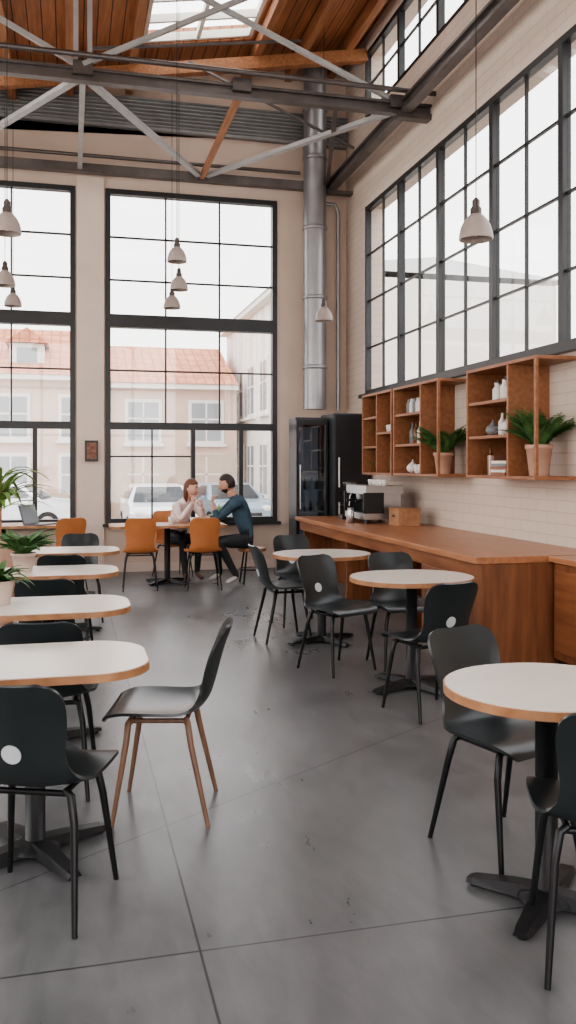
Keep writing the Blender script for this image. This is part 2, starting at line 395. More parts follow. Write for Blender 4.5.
b.bar((2.9,9.35,ZB),(3.62,12.1,ZB),.05,.04,'steel')
for x in (.06,.2,-3.2): b.bar((x,9.27,ZB),(x,9.27,roofz(x)-.2),.05,.05,'paintsteel')
b.bar((.13,9.22,ZB+.08),(2.6,9.22,6.95),.05,.05,'paintsteel')
b.bar((3.6,9.3,ZB+.08),(1.2,9.3,6.6),.05,.05,'paintsteel')
b.bar((.13,9.3,ZB+.08),(-1.4,9.3,6.4),.05,.05,'paintsteel')
b.bar((-3.1,9.3,ZB+.08),(-1.4,9.3,6.4),.05,.05,'paintsteel')
b.bar((.2,9.32,ZB+.3),(2.9,10.9,7.0),.03,.03,'steel')
b.bar((3.6,10.8,ZB+.08),(1.5,11.3,6.75),.03,.03,'steel')
for x in (.13,1.8,3.6): b.bb((x-.10,9.2,ZB-.02),(x+.10,9.34,ZB+.12),'steel')
b.obj('roof_truss')
b=B(); b.tube([(3.42,12.05,2.3),(3.42,12.05,7.2)],.165,'duct',20)
for z in (2.9,3.9,4.9,5.9,6.6): b.lathe((3.42,12.05,z),[(.165,-.03),(.18,-.02),(.18,.02),(.165,.03)],'duct',20,False)
b.tube([(3.6,12.15,5.3),(3.75,12.15,5.3),(3.8,12.15,5.2),(3.8,12.15,2.3)],.03,'duct'); b.obj('ventilation_duct')
b=B(); b.bb((.20,YB-.08,1.55),(.38,YB-.042,1.84),'frame'); b.bb((.225,YB-.088,1.58),(.355,YB-.08,1.81),'pic'); b.obj('framed_picture')

# ------------------------------------------------------------------ chairs
def lerp_prof(pr,t):
    x=t*(len(pr)-1); i=min(int(x),len(pr)-2); f=x-i
    p=[pr[max(i-1,0)],pr[i],pr[i+1],pr[min(i+2,len(pr)-1)]]
    return [0.5*((2*p[1][k])+(-p[0][k]+p[2][k])*f+(2*p[0][k]-5*p[1][k]+4*p[2][k]-p[3][k])*f*f+(-p[0][k]+3*p[1][k]-3*p[2][k]+p[3][k])*f**3) for k in range(len(p[0]))]
def chair_mesh(name,shell,leg,disc=True,hi=.81,lr=.013):
    k=(hi-.45)/.38
    pr=[(.235,.425,.165,.0),(.222,.443,.20,.004),(.16,.452,.222,.012),(.05,.444,.228,.02),(-.07,.438,.222,.024),(-.145,.452,.200,.03),
        (-.19,.45+.05*k,.174,.035),(-.214,.45+.12*k,.165,.038),(-.234,.45+.20*k,.176,.040),(-.256,.45+.28*k,.184,.036),(-.275,.45+.335*k,.176,.028),(-.285,.45+.366*k,.150,.018),(-.290,.45+.38*k,.105,.008)]
    b=B(); P=[]; nu,nv=40,13
    for i in range(nu+1):
        y,z,w,c=lerp_prof(pr,i/nu); row=[]
        y2,z2,_,_=lerp_prof(pr,min(1,i/nu+.01)); y1,z1,_,_=lerp_prof(pr,max(0,i/nu-.01))
        t=Vector((0,y2-y1,z2-z1)).normalized(); n=Vector((0,t.z,-t.y))
        if n.z<0 and n.y<0: n=-n
        for j in range(nv):
            v=-1+2*j/(nv-1); row.append(Vector((w*v,y,z))+n*(c*abs(v)**2.2))
        P.append(row)
    b.shell(P,.012,shell)
    for sx in (-1,1):
        for sy,ty,by in ((1,.13,.20),(-1,-.10,-.20)):
            b.tube([(sx*.13,ty,.43),(sx*.155,ty+.01*sy,.415),(sx*.172,ty+.25*(by-ty),.33),(sx*.203,by,0)],[lr*.9,lr*1.1,lr*1.05,lr*.75],leg)
    b.tube([(-.15,.13,.418),(.15,.13,.418)],lr*.8,leg); b.tube([(-.15,-.10,.418),(.15,-.10,.418)],lr*.8,leg)
    b.tube([(-.13,-.10,.42),(-.13,.13,.42)],lr*.8,leg); b.tube([(.13,-.10,.42),(.13,.13,.42)],lr*.8,leg)
    if disc:  # pale discs on both faces paint the light showing through a hole
        y,z,w,c=lerp_prof(pr,7.2/12)
        for off in (.0145,-.0025):
            n=20; vs=[Vector((.033*math.cos(2*math.pi*a/n),y+off,z+.033*math.sin(2*math.pi*a/n))) for a in range(n)]
            vs=[Vector((v.x,v.y-(v.z-z)*.30,v.z)) for v in vs]
            vs2=[v+Vector((0,-.006 if off>0 else .006,0)) for v in vs]
            b.add(vs+vs2,[tuple(range(n)),tuple(range(n,2*n))[::-1]]+[(i,(i+1)%n,n+(i+1)%n,n+i) for i in range(n)],'disc')
    return b.mesh(name)
CH=chair_mesh('cafe_chair','chair','chairleg'); CHW=chair_mesh('cafe_chair_wood_legs','chair','legwood',False)
CHO=chair_mesh('orange_chair','orange','chairleg',False,.87,.010)
def face(dx,dy): return math.atan2(dy,dx)-math.pi/2
chairs=[(-.10,3.10,.40,1),(1.66,3.13,.30,-1),(1.59,2.34,.42,1),(2.42,6.15,0,-1),(2.12,4.93,-.22,1),
        (1.90,6.12,.45,-1),(2.10,7.98,.05,-1),(-.10,4.20,.12,1),(-.12,5.68,.1,1),(-.04,7.12,.1,1),(.10,8.66,0,-1)]
for x,y,dx,dy in chairs: inst('cafe_chair',CH,(x,y,0),face(dx,dy))
inst('cafe_chair',CHW,(.41,3.82,0),face(-.97,.24))
inst('cafe_chair',CH,(1.78,7.30,0),face(1,.05))
for x,y,dx,dy in ((1.57,10.50,.05,1),(.82,10.62,.05,1),(1.34,11.72,.35,-1),(-.05,10.85,-.3,1)): inst('orange_chair',CHO,(x,y,0),face(dx,dy))

# ------------------------------------------------------------------ tables
def rrect(w,d,r,n=10):
    out=[]
    for cx,cy,a0 in ((w/2-r,d/2-r,0),(-w/2+r,d/2-r,90),(-w/2+r,-d/2+r,180),(w/2-r,-d/2+r,270)):
        for i in range(n+1):
            a=math.radians(a0+90*i/n); out.append((cx+r*math.cos(a),cy+r*math.sin(a)))
    return out
def table_mesh(name,w,d,r,rot=0,woodtop=False,H=.75,fl=.34):
    b=B(); b.prism(rrect(w,d,r),H-.032,H-.003,'edge',True); b.prism(rrect(w-.012,d-.012,r-.006),H-.003,H,'edge' if woodtop else 'lam')
    b.lathe((0,0,0),[(.10,.025),(.09,.04),(.038,.055),(.038,H-.06),(.06,H-.05),(.16,H-.034),(.16,H-.032)],'iron',20)
    for i in range(4):
        a=rot+math.pi/2*i; u=Vector((math.cos(a),math.sin(a),0)); n=Vector((-u.y,u.x,0)); vs=[]
        for t,ww,z0,z1 in ((.02,.045,.015,.06),(fl*.45,.04,.015,.052),(fl*.92,.032,.012,.034),(fl,.026,.012,.026)):
            p=u*t; vs+=[p-n*ww+Vector((0,0,z0)),p+n*ww+Vector((0,0,z0)),p+n*ww*.7+Vector((0,0,z1)),p-n*ww*.7+Vector((0,0,z1))]
        fs=[(0,1,2,3),(15,14,13,12)]
        for s_ in range(3):
            o=4*s_; fs+=[(o,o+4,o+5,o+1),(o+1,o+5,o+6,o+2),(o+2,o+6,o+7,o+3),(o+3,o+7,o+4,o)]
        b.add(vs,fs,'iron'); b.lathe((u.x*fl*.9,u.y*fl*.9,0),[(.02,0),(.02,.014)],'iron',12)
    return b.mesh(name)
TR=table_mesh('cafe_table',.86,.62,.22,.5,fl=.31); TC=table_mesh('round_cafe_table',.70,.66,.329,.75,fl=.28); TM=table_mesh('round_cafe_table',.84,.72,.35,.4)
for x,y in ((-.13,3.50),(-.11,4.86),(-.09,6.42),(-.0,7.95)): inst('cafe_table',TR,(x,y,0))
inst('round_cafe_table',TC,(1.58,2.67,0)); inst('round_cafe_table',TM,(2.24,5.50,0)); inst('round_cafe_table',TM,(2.08,7.12,0))
TL=table_mesh('dining_table',1.45,.7,.06,.785,True); inst('dining_table',TL,(1.2,11.1,0)); inst('dining_table',TL,(-.82,11.5,0))
# ------------------------------------------------------------------ counter
b=B(); X0=2.89; Y0,Y1=5.85,11.15; H=.82
b.bb((X0,Y0,H-.05),(XR-.005,Y1,H),'ctop')
b.bb((X0+.05,Y0+.02,H-.17),(X0+.09,Y1-.05,H-.05),'walnut')
b.bb((3.35,Y0+.07,0),(3.39,Y1-.1,H-.05),'walnutv')
b.bb((X0+.04,Y0+.01,0),(3.98,Y0+.07,H-.05),'walnutv')
for y in (7.4,9.2,11.0): b.bb((X0+.09,y,0),(3.98,y+.06,H-.05),'walnutv')
b.bb((X0+.05,Y0+.07,0),(X0+.09,7.0,H-.17),'walnutv')
b.obj('bar_counter',bevel=.004)
b=B(); b.bb((3.46,5.3,.78),(3.99,5.82,.82),'ctop'); b.bb((3.50,5.32,.06),(3.99,5.81,.78),'walnutv'); b.bb((3.53,5.36,0),(3.98,5.8,.06),'iron')
b.bb((3.488,5.36,.12),(3.5,5.78,.72),'walnut'); b.bb((3.47,5.44,.6),(3.488,5.46,.7),'iron'); b.obj('side_cabinet',bevel=.003)
# ------------------------------------------------------------------ shelves
def shelf_unit(y0,y1,divs,levels):
    b=B(); t=.028; xa,xb=3.6,3.998; z0,z1=1.38,2.38
    b.bb((xa,y0,z0),(xb,y1,z0+t),'shelf'); b.bb((xa,y0,z1-t),(xb,y1,z1),'shelf'); b.bb((xa,y1-t,z0+t),(xb,y1,z1-t),'shelf')
    for y in divs: b.bb((xa+.005,y-t/2,z0+t),(xb,y+t/2,z1-t),'shelf')
    for (a,c,z) in levels: b.bb((xa+.01,a,z-t/2),(xb,c,z+t/2),'shelf')
    b.box((xa+.015,y0+.014,(z0+z1)/2),(.028,.028,z1-z0-2*t),'shelf')
    b.obj('display_shelf',bevel=.002)
shelf_unit(6.25,7.50,[6.72],[(6.72,7.47,1.75),(6.72,7.47,2.06)])
shelf_unit(8.15,9.40,[8.62],[(8.62,9.37,1.72),(8.62,9.37,2.06)])
shelf_unit(9.46,10.50,[9.98],[(9.48,9.98,1.88),(9.98,10.47,1.72),(9.98,10.47,2.08)])
def fern(name,loc,n,ln,pot,pr,ph,k='leaf',up=.6,drop=(.10,.24),xmax=None):
    b=B()
    b.lathe((0,0,0),[(pr*.68,0),(pr*.72,.01),(pr*.95,ph*.85),(pr*1.04,ph*.86),(pr*1.04,ph),(pr*.9,ph),(pr*.88,ph*.9)],pot,20,True)
    b.lathe((0,0,0),[(pr*.9,ph*.88),(.001,ph*.93)],'soil',16,False)
    for i in range(n):
        a=2*math.pi*i/n*2.4+random.uniform(-.3,.3); el=random.uniform(up,1.45); l=ln*random.uniform(.7,1.1)
        d=Vector((math.cos(a),math.sin(a),0)); p=Vector((d.x*pr*.3,d.y*pr*.3,ph*.9)); ang=el; pts=[p.copy()]; st=10
        for s_ in range(st):
            p=p+(d*math.cos(ang)+Vector((0,0,1))*math.sin(ang))*l/st; ang-=random.uniform(*drop); pts.append(p.copy())
        side=Vector((-d.y,d.x,0)); vs=[];fs=[]
        for j in range(1,st+1):
            q=pts[j]; t=(pts[j]-pts[j-1]).normalized(); w=l*.20*math.sin(math.pi*(.12+.85*j/st))
            for h in (0,.5):
                q2=q-t*l/st*h
                for sd in (-1,1):
                    o=len(vs); e=q2+side*sd*w+t*w*.5-Vector((0,0,w*.25))
                    vs+=[q2,q2+side*sd*w*.4+t*w*.38,e,q2+side*sd*w*.45+t*w*.02]; fs.append((o,o+1,o+2,o+3))
        if xmax is not None:
            vs=[Vector((min(v.x,xmax-.002*(v.z%.03)),v.y,v.z)) for v in vs]; pts=[Vector((min(v.x,xmax-.003),v.y,v.z)) for v in pts]
        b.add(vs,fs,k); b.tube(pts,.0025,k,4,False)
    b.obj(name,loc)
def leafy(name,loc,n,ln,pot,pr,ph,w=.03,k='leaf2',stem=.0):
    b=B()
    b.lathe((0,0,0),[(pr*.7,0),(pr*.95,ph*.9),(pr,ph),(pr*.88,ph),(pr*.86,ph*.9)],pot,20)
    b.lathe((0,0,0),[(pr*.88,ph*.9),(.001,ph*.93)],'soil',16,False)
    if stem: b.tube([(0,0,ph*.8),(.01,.01,ph+stem)],.012,'edge',8)
    for i in range(n):
        a=i*2.39996+random.uniform(-.2,.2); el=random.uniform(.35,1.4); l=ln*random.uniform(.65,1.1); d=Vector((math.cos(a),math.sin(a),0)); side=Vector((-d.y,d.x,0))
        p=Vector((d.x*.012,d.y*.012,ph*.9+stem*random.uniform(.5,1))); ang=el; P=[]
        for s_ in range(9):
            u=s_/8; ww=w*math.sin(math.pi*min(1,.12+u*.88))**.8+.0015
            P.append([p-side*ww+Vector((0,0,ww*.3)),p.copy(),p+side*ww+Vector((0,0,ww*.3))]); p=p+(d*math.cos(ang)+Vector((0,0,1))*math.sin(ang))*l/8; ang-=.17
        b.grid(P,k)
    b.obj(name,loc)
fern('potted_fern',(3.76,6.47,1.408),64,.40,'terra',.11,.26,'leaf',.95,(.06,.15),.235)
fern('potted_fern',(3.76,8.37,1.408),60,.40,'terra',.10,.22,'leaf',.95,(.06,.15),.235)
fern('potted_fern',(3.78,10.22,1.408),30,.17,'terra',.05,.10,'leaf',.8,(.1,.24),.2)
fern('potted_fern',(-.32,6.42,.75),46,.27,'potw',.085,.13,'leaf',.75,(.08,.18))
leafy('potted_plant',(-.37,4.92,.75),40,.19,'potw',.08,.13,.018,'leaf')
leafy('potted_palm',(-.56,7.5,0),40,.48,'terra',.14,.9,.022,'leaf2',.58)
leafy('potted_plant',(2.05,12.335,.68),22,.26,'potw',.04,.10,.016,'leaf2')
def jar(b,c,r,h,k,lid=None):
    b.lathe(c,[(r*.85,0),(r,.01),(r,h*.72),(r*.62,h*.86),(r*.62,h)],k,16)
    if lid: b.lathe((c[0],c[1],c[2]+h),[(r*.7,0),(r*.7,.02),(r*.15,.025),(r*.15,.04)],lid,14)
def bottle(b,c,r,h,k): b.lathe(c,[(r*.9,0),(r,.01),(r,h*.6),(r*.35,h*.78),(r*.33,h*.97),(r*.42,h)],k,14)
def cup(b,c,r,h,k):
    b.lathe(c,[(r*.6,0),(r*.9,h*.4),(r,h),(r*.9,h),(r*.8,h*.4)],k,16)
    b.tube([(c[0],c[1]-r*.85,c[2]+h*.8),(c[0],c[1]-r*1.5,c[2]+h*.7),(c[0],c[1]-r*1.4,c[2]+h*.35),(c[0],c[1]-r*.75,c[2]+h*.25)],.006,k,6)
def teapot(b,c,r,k):
    b.sphere((c[0],c[1],c[2]+r*.8),(r,r,r*.8),k,16,10); b.lathe((c[0],c[1],c[2]+r*1.5),[(r*.5,0),(r*.3,.02),(r*.12,.03),(r*.12,.05)],k,14)
    b.tube([(c[0],c[1]+r*.8,c[2]+r*.6),(c[0],c[1]+r*1.3,c[2]+r),(c[0],c[1]+r*1.6,c[2]+r*1.5)],[r*.22,r*.15,r*.1],k,8)
    b.tube([(c[0],c[1]-r*.85,c[2]+r*1.2),(c[0],c[1]-r*1.5,c[2]+r*1.2),(c[0],c[1]-r*1.5,c[2]+r*.6),(c[0],c[1]-r*.9,c[2]+r*.4)],.008,k,6)
b=B()
jar(b,(3.74,7.14,2.074),.05,.15,'ceramic','inox'); jar(b,(3.74,7.00,2.074),.048,.17,'ceramic','inox'); jar(b,(3.72,6.86,2.074),.05,.15,'ceramic','ceramic'); bottle(b,(3.82,7.28,2.074),.03,.2,'amber')
jar(b,(3.72,8.72,2.074),.045,.15,'ceramic','edge'); jar(b,(3.72,8.84,2.074),.045,.15,'ceramic','edge')
for i in range(4): jar(b,(3.74,8.98+i*.09,2.074),.035,.17,'grey' if i%2 else 'ceramic')
jar(b,(3.74,6.80,1.408),.04,.12,'grey')
b.obj('storage_jars')
b=B(); teapot(b,(3.74,7.24,1.764),.065,'grey'); teapot(b,(3.72,6.90,1.764),.08,'ceramic'); teapot(b,(3.74,9.15,1.408),.07,'ceramic'); b.obj('teapots')
b=B()
for i in range(5): bottle(b,(3.78,10.05+i*.08,1.734),.028,.26,'clear' if i%2 else 'amber')
for i in range(4): bottle(b,(3.78,10.07+i*.09,2.094),.026,.22,'grey')
for i in range(6): bottle(b,(3.78,8.70+i*.11,1.734),.036,.25,('ceramic','amber','grey')[i%3])
for i in range(5): bottle(b,(3.78,9.54+i*.09,1.408),.028,.28,('amber','grey','ceramic')[i%3])
bottle(b,(3.74,7.06,1.764),.035,.2,'ceramic'); bottle(b,(3.80,7.40,1.408),.035,.26,'amber')
b.obj('bottles')
b=B()
for i in range(4): cup(b,(3.74,9.56+i*.11,1.894),.042,.09,'ceramic')
for i in range(3): cup(b,(3.72,8.72+i*.12,1.408),.045,.10,'ceramic')
b.obj('coffee_cups')
b=B(); z=1.408
for i,(w,k) in enumerate(((.26,'book'),(.24,'paper'),(.25,'book'),(.22,'grey'),(.2,'paper'))):
    b.box((3.75,7.0,z+.013),(.18,w,.024),k,rz=.05*i); z+=.026
b.obj('book_stack')
b=B()
for i in range(4): b.box((3.80,7.32-.034*i,1.408+.09),(.14,.03,.18),['book','paper','grey'][i%3])
b.obj('books')
# ------------------------------------------------------------------ appliances
b=B(); x0,x1,y0,y1=2.98,3.42,11.42,11.84; z1=2.15
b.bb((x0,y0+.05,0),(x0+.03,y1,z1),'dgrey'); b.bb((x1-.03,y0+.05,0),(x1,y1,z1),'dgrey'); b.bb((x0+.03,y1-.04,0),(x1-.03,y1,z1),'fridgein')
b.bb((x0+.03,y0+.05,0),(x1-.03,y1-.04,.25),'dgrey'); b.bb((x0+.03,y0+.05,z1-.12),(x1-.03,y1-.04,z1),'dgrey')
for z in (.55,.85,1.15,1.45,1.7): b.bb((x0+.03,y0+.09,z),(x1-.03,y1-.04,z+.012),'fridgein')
for z in (.262,.562,.862,1.162):
    for i in range(4): bottle(b,(x0+.09+i*.085,y0+.22,z),.024,.15,['grey','ceramic','grey','ceramic'][(i+int(z*10))%4])
for a,c in ((x0,x0+.03),(x1-.03,x1)): b.bb((a,y0,.25),(c,y0+.048,z1-.04),'black')
b.bb((x0+.03,y0,.25),(x1-.03,y0+.048,.29),'black'); b.bb((x0+.03,y0,z1-.10),(x1-.03,y0+.048,z1-.04),'black')
b.bb((x0+.03,y0+.02,.29),(x1-.03,y0+.026,z1-.10),'fglass'); b.tube([(x0+.05,y0-.02,.9),(x0+.05,y0-.02,1.5)],.01,'inox',8)
b.obj('display_fridge')
b=B(); x0,x1,y0,y1=3.45,3.97,11.2,11.85
b.bb((x0,y0+.04,.08),(x1,y1,2.2),'dgrey'); b.bb((x0+.01,y0,.12),(x1-.01,y0+.038,1.1),'black'); b.bb((x0+.01,y0,1.12),(x1-.01,y0+.038,2.18),'black')
b.bb((x0+.03,y0+.06,0),(x1-.03,y1-.03,.08),'iron'); b.tube([(x0+.06,y0-.03,1.2),(x0+.06,y0-.03,1.6)],.012,'inox',8); b.tube([(x0+.06,y0-.03,.6),(x0+.06,y0-.03,1.0)],.012,'inox',8)
b.obj('tall_refrigerator',bevel=.006)
b=B()
b.bb((-.24,-.36,.05),(.24,.36,.12),'inox'); b.bb((-.02,-.34,.12),(.22,.34,.36),'inox'); b.bb((-.22,-.36,.34),(.24,.36,.44),'inox')
b.bb((-.25,-.37,.12),(-.0,-.345,.36),'black'); b.bb((-.25,.345,.12),(-.0,.37,.36),'black'); b.bb((-.23,-.34,.118),(-.03,.34,.128),'black')
for y in (-.17,.17):
    b.lathe((-.12,y,.27),[(.035,0),(.038,.02),(.038,.07)],'inox',16); b.tube([(-.12,y,.27),(-.28,y,.255)],[.012,.016],'black',8)
for y in (-.31,.31): b.tube([(-.16,y,.36),(-.19,y,.3),(-.2,y,.18)],.007,'inox',8)
for sx in (-.2,.2):
    for sy in (-.32,.32): b.lathe((sx,sy,0),[(.025,0),(.02,.05)],'black',10)
for i in range(5): cup(b,(.05,-.25+i*.12,.44),.035,.065,'ceramic')
b.obj('espresso_machine',(3.52,9.85,H),0,.004)
b=B(); b.box((0,0,.03),(.2,.16,.06),'black'); b.lathe((.02,0,.06),[(.05,0),(.05,.2),(.065,.24)],'inox',16); b.lathe((.02,0,.30),[(.03,0),(.085,.14),(.085,.16),(.03,.18)],'clear',16); b.tube([(-.03,0,.18),(-.11,0,.15)],.015,'black',8); b.obj('coffee_grinder',(3.40,10.45,H))
b=B(); b.box((0,0,.09),(.26,.30,.18),'crate'); b.box((0,0,.188),(.28,.32,.016),'crate'); b.box((-.132,0,.11),(.006,.09,.025),'iron')
b.obj('wooden_box',(3.66,9.2,H),0,.003)
b=B(); b.lathe((0,0,0),[(.04,0),(.05,.01),(.045,.12),(.035,.16),(.04,.18)],'inox',16); b.tube([(0,-.04,.15),(0,-.09,.13),(0,-.09,.06),(0,-.045,.03)],.006,'inox',6); b.obj('milk_pitcher',(3.2,9.75,H))
b=B(); b.box((0,0,.008),(.36,.25,.016),'lapshell'); R=Matrix.Rotation(math.radians(-18),3,'X'); b.box((0,.165,.13),(.36,.010,.25),'lapshell',R=R); b.box((0,.159,.13),(.34,.003,.23),'screen',R=R); b.box((0,-.01,.0165),(.30,.11,.002),'black'); b.obj('laptop',(-.36,11.35,.75),math.radians(60))
b=B(); cup(b,(0,0,0),.038,.09,'ceramic'); cm=b.mesh('coffee_mug'); inst('coffee_mug',cm,(1.50,10.90,.75)); inst('coffee_mug',cm,(1.25,11.1,.75))

# ------------------------------------------------------------------ pendants
def pendant(px,d,zb,diam):
    th=math.radians(14.07); f=870
    r=(px-288)/f*d; X=r*math.cos(th)+d*math.sin(th); Y=d*math.cos(th)-r*math.sin(th)
    s=diam/.26; h=s*1.15; b=B()
    pr=[(.13,0),(.132,.012),(.128,.045),(.115,.088),(.092,.128),(.062,.158),(.044,.172),(.042,.172),(.058,.15),(.086,.12),(.108,.082),(.121,.042),(.124,.008),(.13,0)]
    b.lathe((0,0,0),[(a*s,c*h) for a,c in pr],'shade',28,False)
    b.lathe((0,0,.165*h),[(.044*s,0),(.044*s,.045*h),(.030*s,.06*h),(.030*s,.10*h),(.010,.12*h)],'brass',18)
    b.sphere((0,0,.06*s),.032*s,'bulb',12,8)
    top=roofz(X)-zb-.005
    b.tube([(0,0,.27*h),(0,0,top)],.004,'iron',6)
    b.obj('pendant_lamp',(X,Y,zb))
for a in ((7,7.9,3.60,.25),(5,10.1,3.58,.23),(13,11.4,3.58,.22),(177,9.0,3.60,.20),(179,10.4,3.59,.21),(172,11.5,3.57,.22),(324,11.6,3.42,.24),(476,7.3,3.39,.28)): pendant(*a)

# ------------------------------------------------------------------ people
import bmesh
def skin_into(b,vs,es,rs,matfn,root=0,sub=2):
    me=bpy.data.meshes.new('t'); me.from_pydata([tuple(v) for v in vs],es,[]); o=bpy.data.objects.new('t',me); S.collection.objects.link(o)
    o.modifiers.new('s','SKIN'); sb=o.modifiers.new('u','SUBSURF'); sb.levels=sub; sb.render_levels=sub
    sl=me.skin_vertices[0].data if me.skin_vertices else None
    if sl is None:
        bm=bmesh.new(); bm.from_mesh(me); bm.verts.layers.skin.verify(); bm.to_mesh(me); bm.free(); sl=me.skin_vertices[0].data
    for i,r in enumerate(rs): sl[i].radius=(r,r) if isinstance(r,(int,float)) else r
    for i in range(len(rs)): sl[i].use_root=(i==root)
    dg=bpy.context.evaluated_depsgraph_get(); dg.update(); ev=o.evaluated_get(dg); m2=ev.to_mesh()
    V=[v.co.copy() for v in m2.vertices]; groups={}
    for p in m2.polygons: groups.setdefault(matfn(p.center.copy()),[]).append(tuple(p.vertices))
    for k,fs in groups.items(): b.add(V,fs,k,True)
    ev.to_mesh_clear(); bpy.data.objects.remove(o); bpy.data.meshes.remove(me)
def segdist(p,a,c):
    d=c-a; t=max(0,min(1,(p-a).dot(d)/max(d.length_squared,1e-9))); return (p-a-d*t).length
def hand(b,wr,d,n,skin,curl=.5,thumb=1):
    d=Vector(d).normalized(); n=Vector(n); n=(n-d*n.dot(d)).normalized(); s=d.cross(n)
    wr=Vector(wr)
    ps=[wr,wr+d*.035,wr+d*.075]; skin_into(b,ps,[(0,1),(1,2)],[(.022,.018),(.036,.017),(.036,.015)],lambda c:skin,0,1)
    for i,l in enumerate((.068,.078,.072,.056)):
        o=wr+d*.07+s*thumb*(.027-.018*i); c=d.copy(); pts=[o]; a=0
        for f in (.42,.32,.26):
            a+=curl*.9; c=d*math.cos(a)+n*math.sin(a); pts.append(pts[-1]+c*l*f)
        skin_into(b,pts,[(0,1),(1,2),(2,3)],[.009,.0088,.008,.0068],lambda c:skin,0,1)
    o=wr+d*.022+s*thumb*.022; pts=[o,o+(s*thumb*.7+d*.6+n*.2)*.03,o+(s*thumb*.75+d*1.1+n*.45)*.045,o+(s*thumb*.7+d*1.5+n*.9)*.052]
    skin_into(b,pts,[(0,1),(1,2),(2,3)],[.012,.0105,.0095,.008],lambda c:skin,0,1)
def head(b,c,fwd,skin,hair,long=False,beard=False):
    f=Vector(fwd).normalized(); up=Vector((0,0,1)); x=f.cross(up).normalized(); up=x.cross(f).normalized()
    R=Matrix((x,f,up)).transposed().to_4x4(); old=b.T; b.T=Matrix.Translation(Vector(c))@R
    def hf(u):
        z=u.z; k=1-.30*max(0,-z)**1.6; fy=u.y
        jaw=.06*max(0,-z)*max(0,u.y)
        br=-.05*max(0,u.y)*math.exp(-((z+.02)/.18)**2)
        return Vector((u.x*k,fy*(1-.10*max(0,-z)) +jaw+br,z))
    b.sphere((0,0,0),(.076,.096,.115),skin,28,20,hf)
    b.add([(-.010,.086,.008),(.010,.086,.008),(-.017,.088,-.030),(.017,.088,-.030),(0,.114,-.026),(0,.096,.012),(0,.092,-.036)],[(0,5,4),(0,4,2),(1,4,5),(1,3,4),(2,4,6),(4,3,6),(0,1,5)],skin,True)
    for sx in (-1,1):
        b.sphere((sx*.030,.084,.008),(.012,.007,.007),'ceramic',10,8); b.sphere((sx*.030,.0895,.008),(.0055,.003,.0055),'eye',8,6)
        b.tube([(sx*.015,.093,.026),(sx*.03,.092,.031),(sx*.046,.084,.025)],[.003,.0035,.002],hair,6)
        b.sphere((sx*.076,-.004,-.006),(.010,.020,.031),skin,10,8)
    b.tube([(-.022,.083,-.055),(-.008,.091,-.052),(0,.091,-.054),(.008,.091,-.052),(.022,.083,-.055)],[.002,.005,.0045,.005,.002],'lips',6)
    def hair_f(u):
        facer=(u.y>.12 and u.z<.55-.2*abs(u.x)) or (u.y>-.12 and u.z<-.05)
        low=u.z<-.45 and not long
        if facer or low: return u*.80
        k=1.10+.03*math.sin(u.x*14+u.z*9)*math.cos(u.y*11)
        if long and u.z<0: return Vector((u.x*(1.10+.10*-u.z),u.y*1.12-.12*(-u.z),u.z*1.9))
        return Vector((u.x*k,u.y*k*1.02,u.z*1.14))
    b.sphere((0,-.006,.006),(.076,.096,.115),hair,40,28,hair_f)
    if beard:
        def bf(u):
            ok=u.z<-.45 and u.y>.0 and not(abs(u.x)<.3 and u.z>-.6 and u.y>.5)
            return hf(u)*(1.03 if ok else .86)
        b.sphere((0,0,0),(.076,.096,.115),hair,40,30,bf)
    b.T=old
def person(name,J,mats,headc,headf,hands,**kw):
    b=B(); names=list(J); V=[Vector(J[n][0]) for n in names]; R=[J[n][1] for n in names]; ix={n:i for i,n in enumerate(names)}
    E=[('pel','sp1'),('sp1','sp2'),('sp2','nk'),('nk','nk2'),('nk2','hd')]
    for s in 'LR': E+=[('sp2','sh'+s),('sh'+s,'ua'+s),('ua'+s,'el'+s),('el'+s,'fa'+s),('fa'+s,'wr'+s),('pel','hp'+s),('hp'+s,'th'+s),('th'+s,'kn'+s),('kn'+s,'ca'+s),('ca'+s,'an'+s),('an'+s,'to'+s)]
    def lab(a,c):
        if c in('nk','nk2','hd'): return 'NECK'
        if c in('sp1',) or c[:2]=='hp': return 'WAIST'
        if c[:2] in('th','kn','ca','an'): return mats['leg']
        if c[:2]=='to': return mats['shoe']
        if c[:2]=='wr': return 'CUFF'+c[2]
        return mats['top']
    segs=[(V[ix[a]],V[ix[c]],lab(a,c)) for a,c in E]
    pel=V[ix['pel']]; sp=(V[ix['sp2']]-pel).normalized(); nk=V[ix['nk']]; nd=(V[ix['nk2']]-nk).normalized()
    def fn(p):
        l=min(segs,key=lambda s:segdist(p,s[0],s[1]))[2]
        if l=='WAIST': return mats['top'] if (p-pel).dot(sp)>.03 else mats['leg']
        if l=='NECK': return mats['skin'] if (p-nk).dot(nd)>.022 else mats['top']
        if l[:4]=='CUFF':
            fa=V[ix['fa'+l[4]]]; wr=V[ix['wr'+l[4]]]; return mats['skin'] if (p-fa).dot((wr-fa).normalized())>kw.get('cuff',.55)*(wr-fa).length else mats['top']
        return l
    skin_into(b,V,[(ix[a],ix[c]) for a,c in E],R,fn,ix['pel'],3)
    for wr,d,n,cu,th in hands: hand(b,wr,d,n,mats['skin'],cu,th)
    head(b,headc,headf,mats['skin'],mats['hair'],kw.get('long',False),kw.get('beard',False))
    return b.obj(name)
def mid(a,c,t=.5): return tuple(a[i]*(1-t)+c[i]*t for i in range(3))
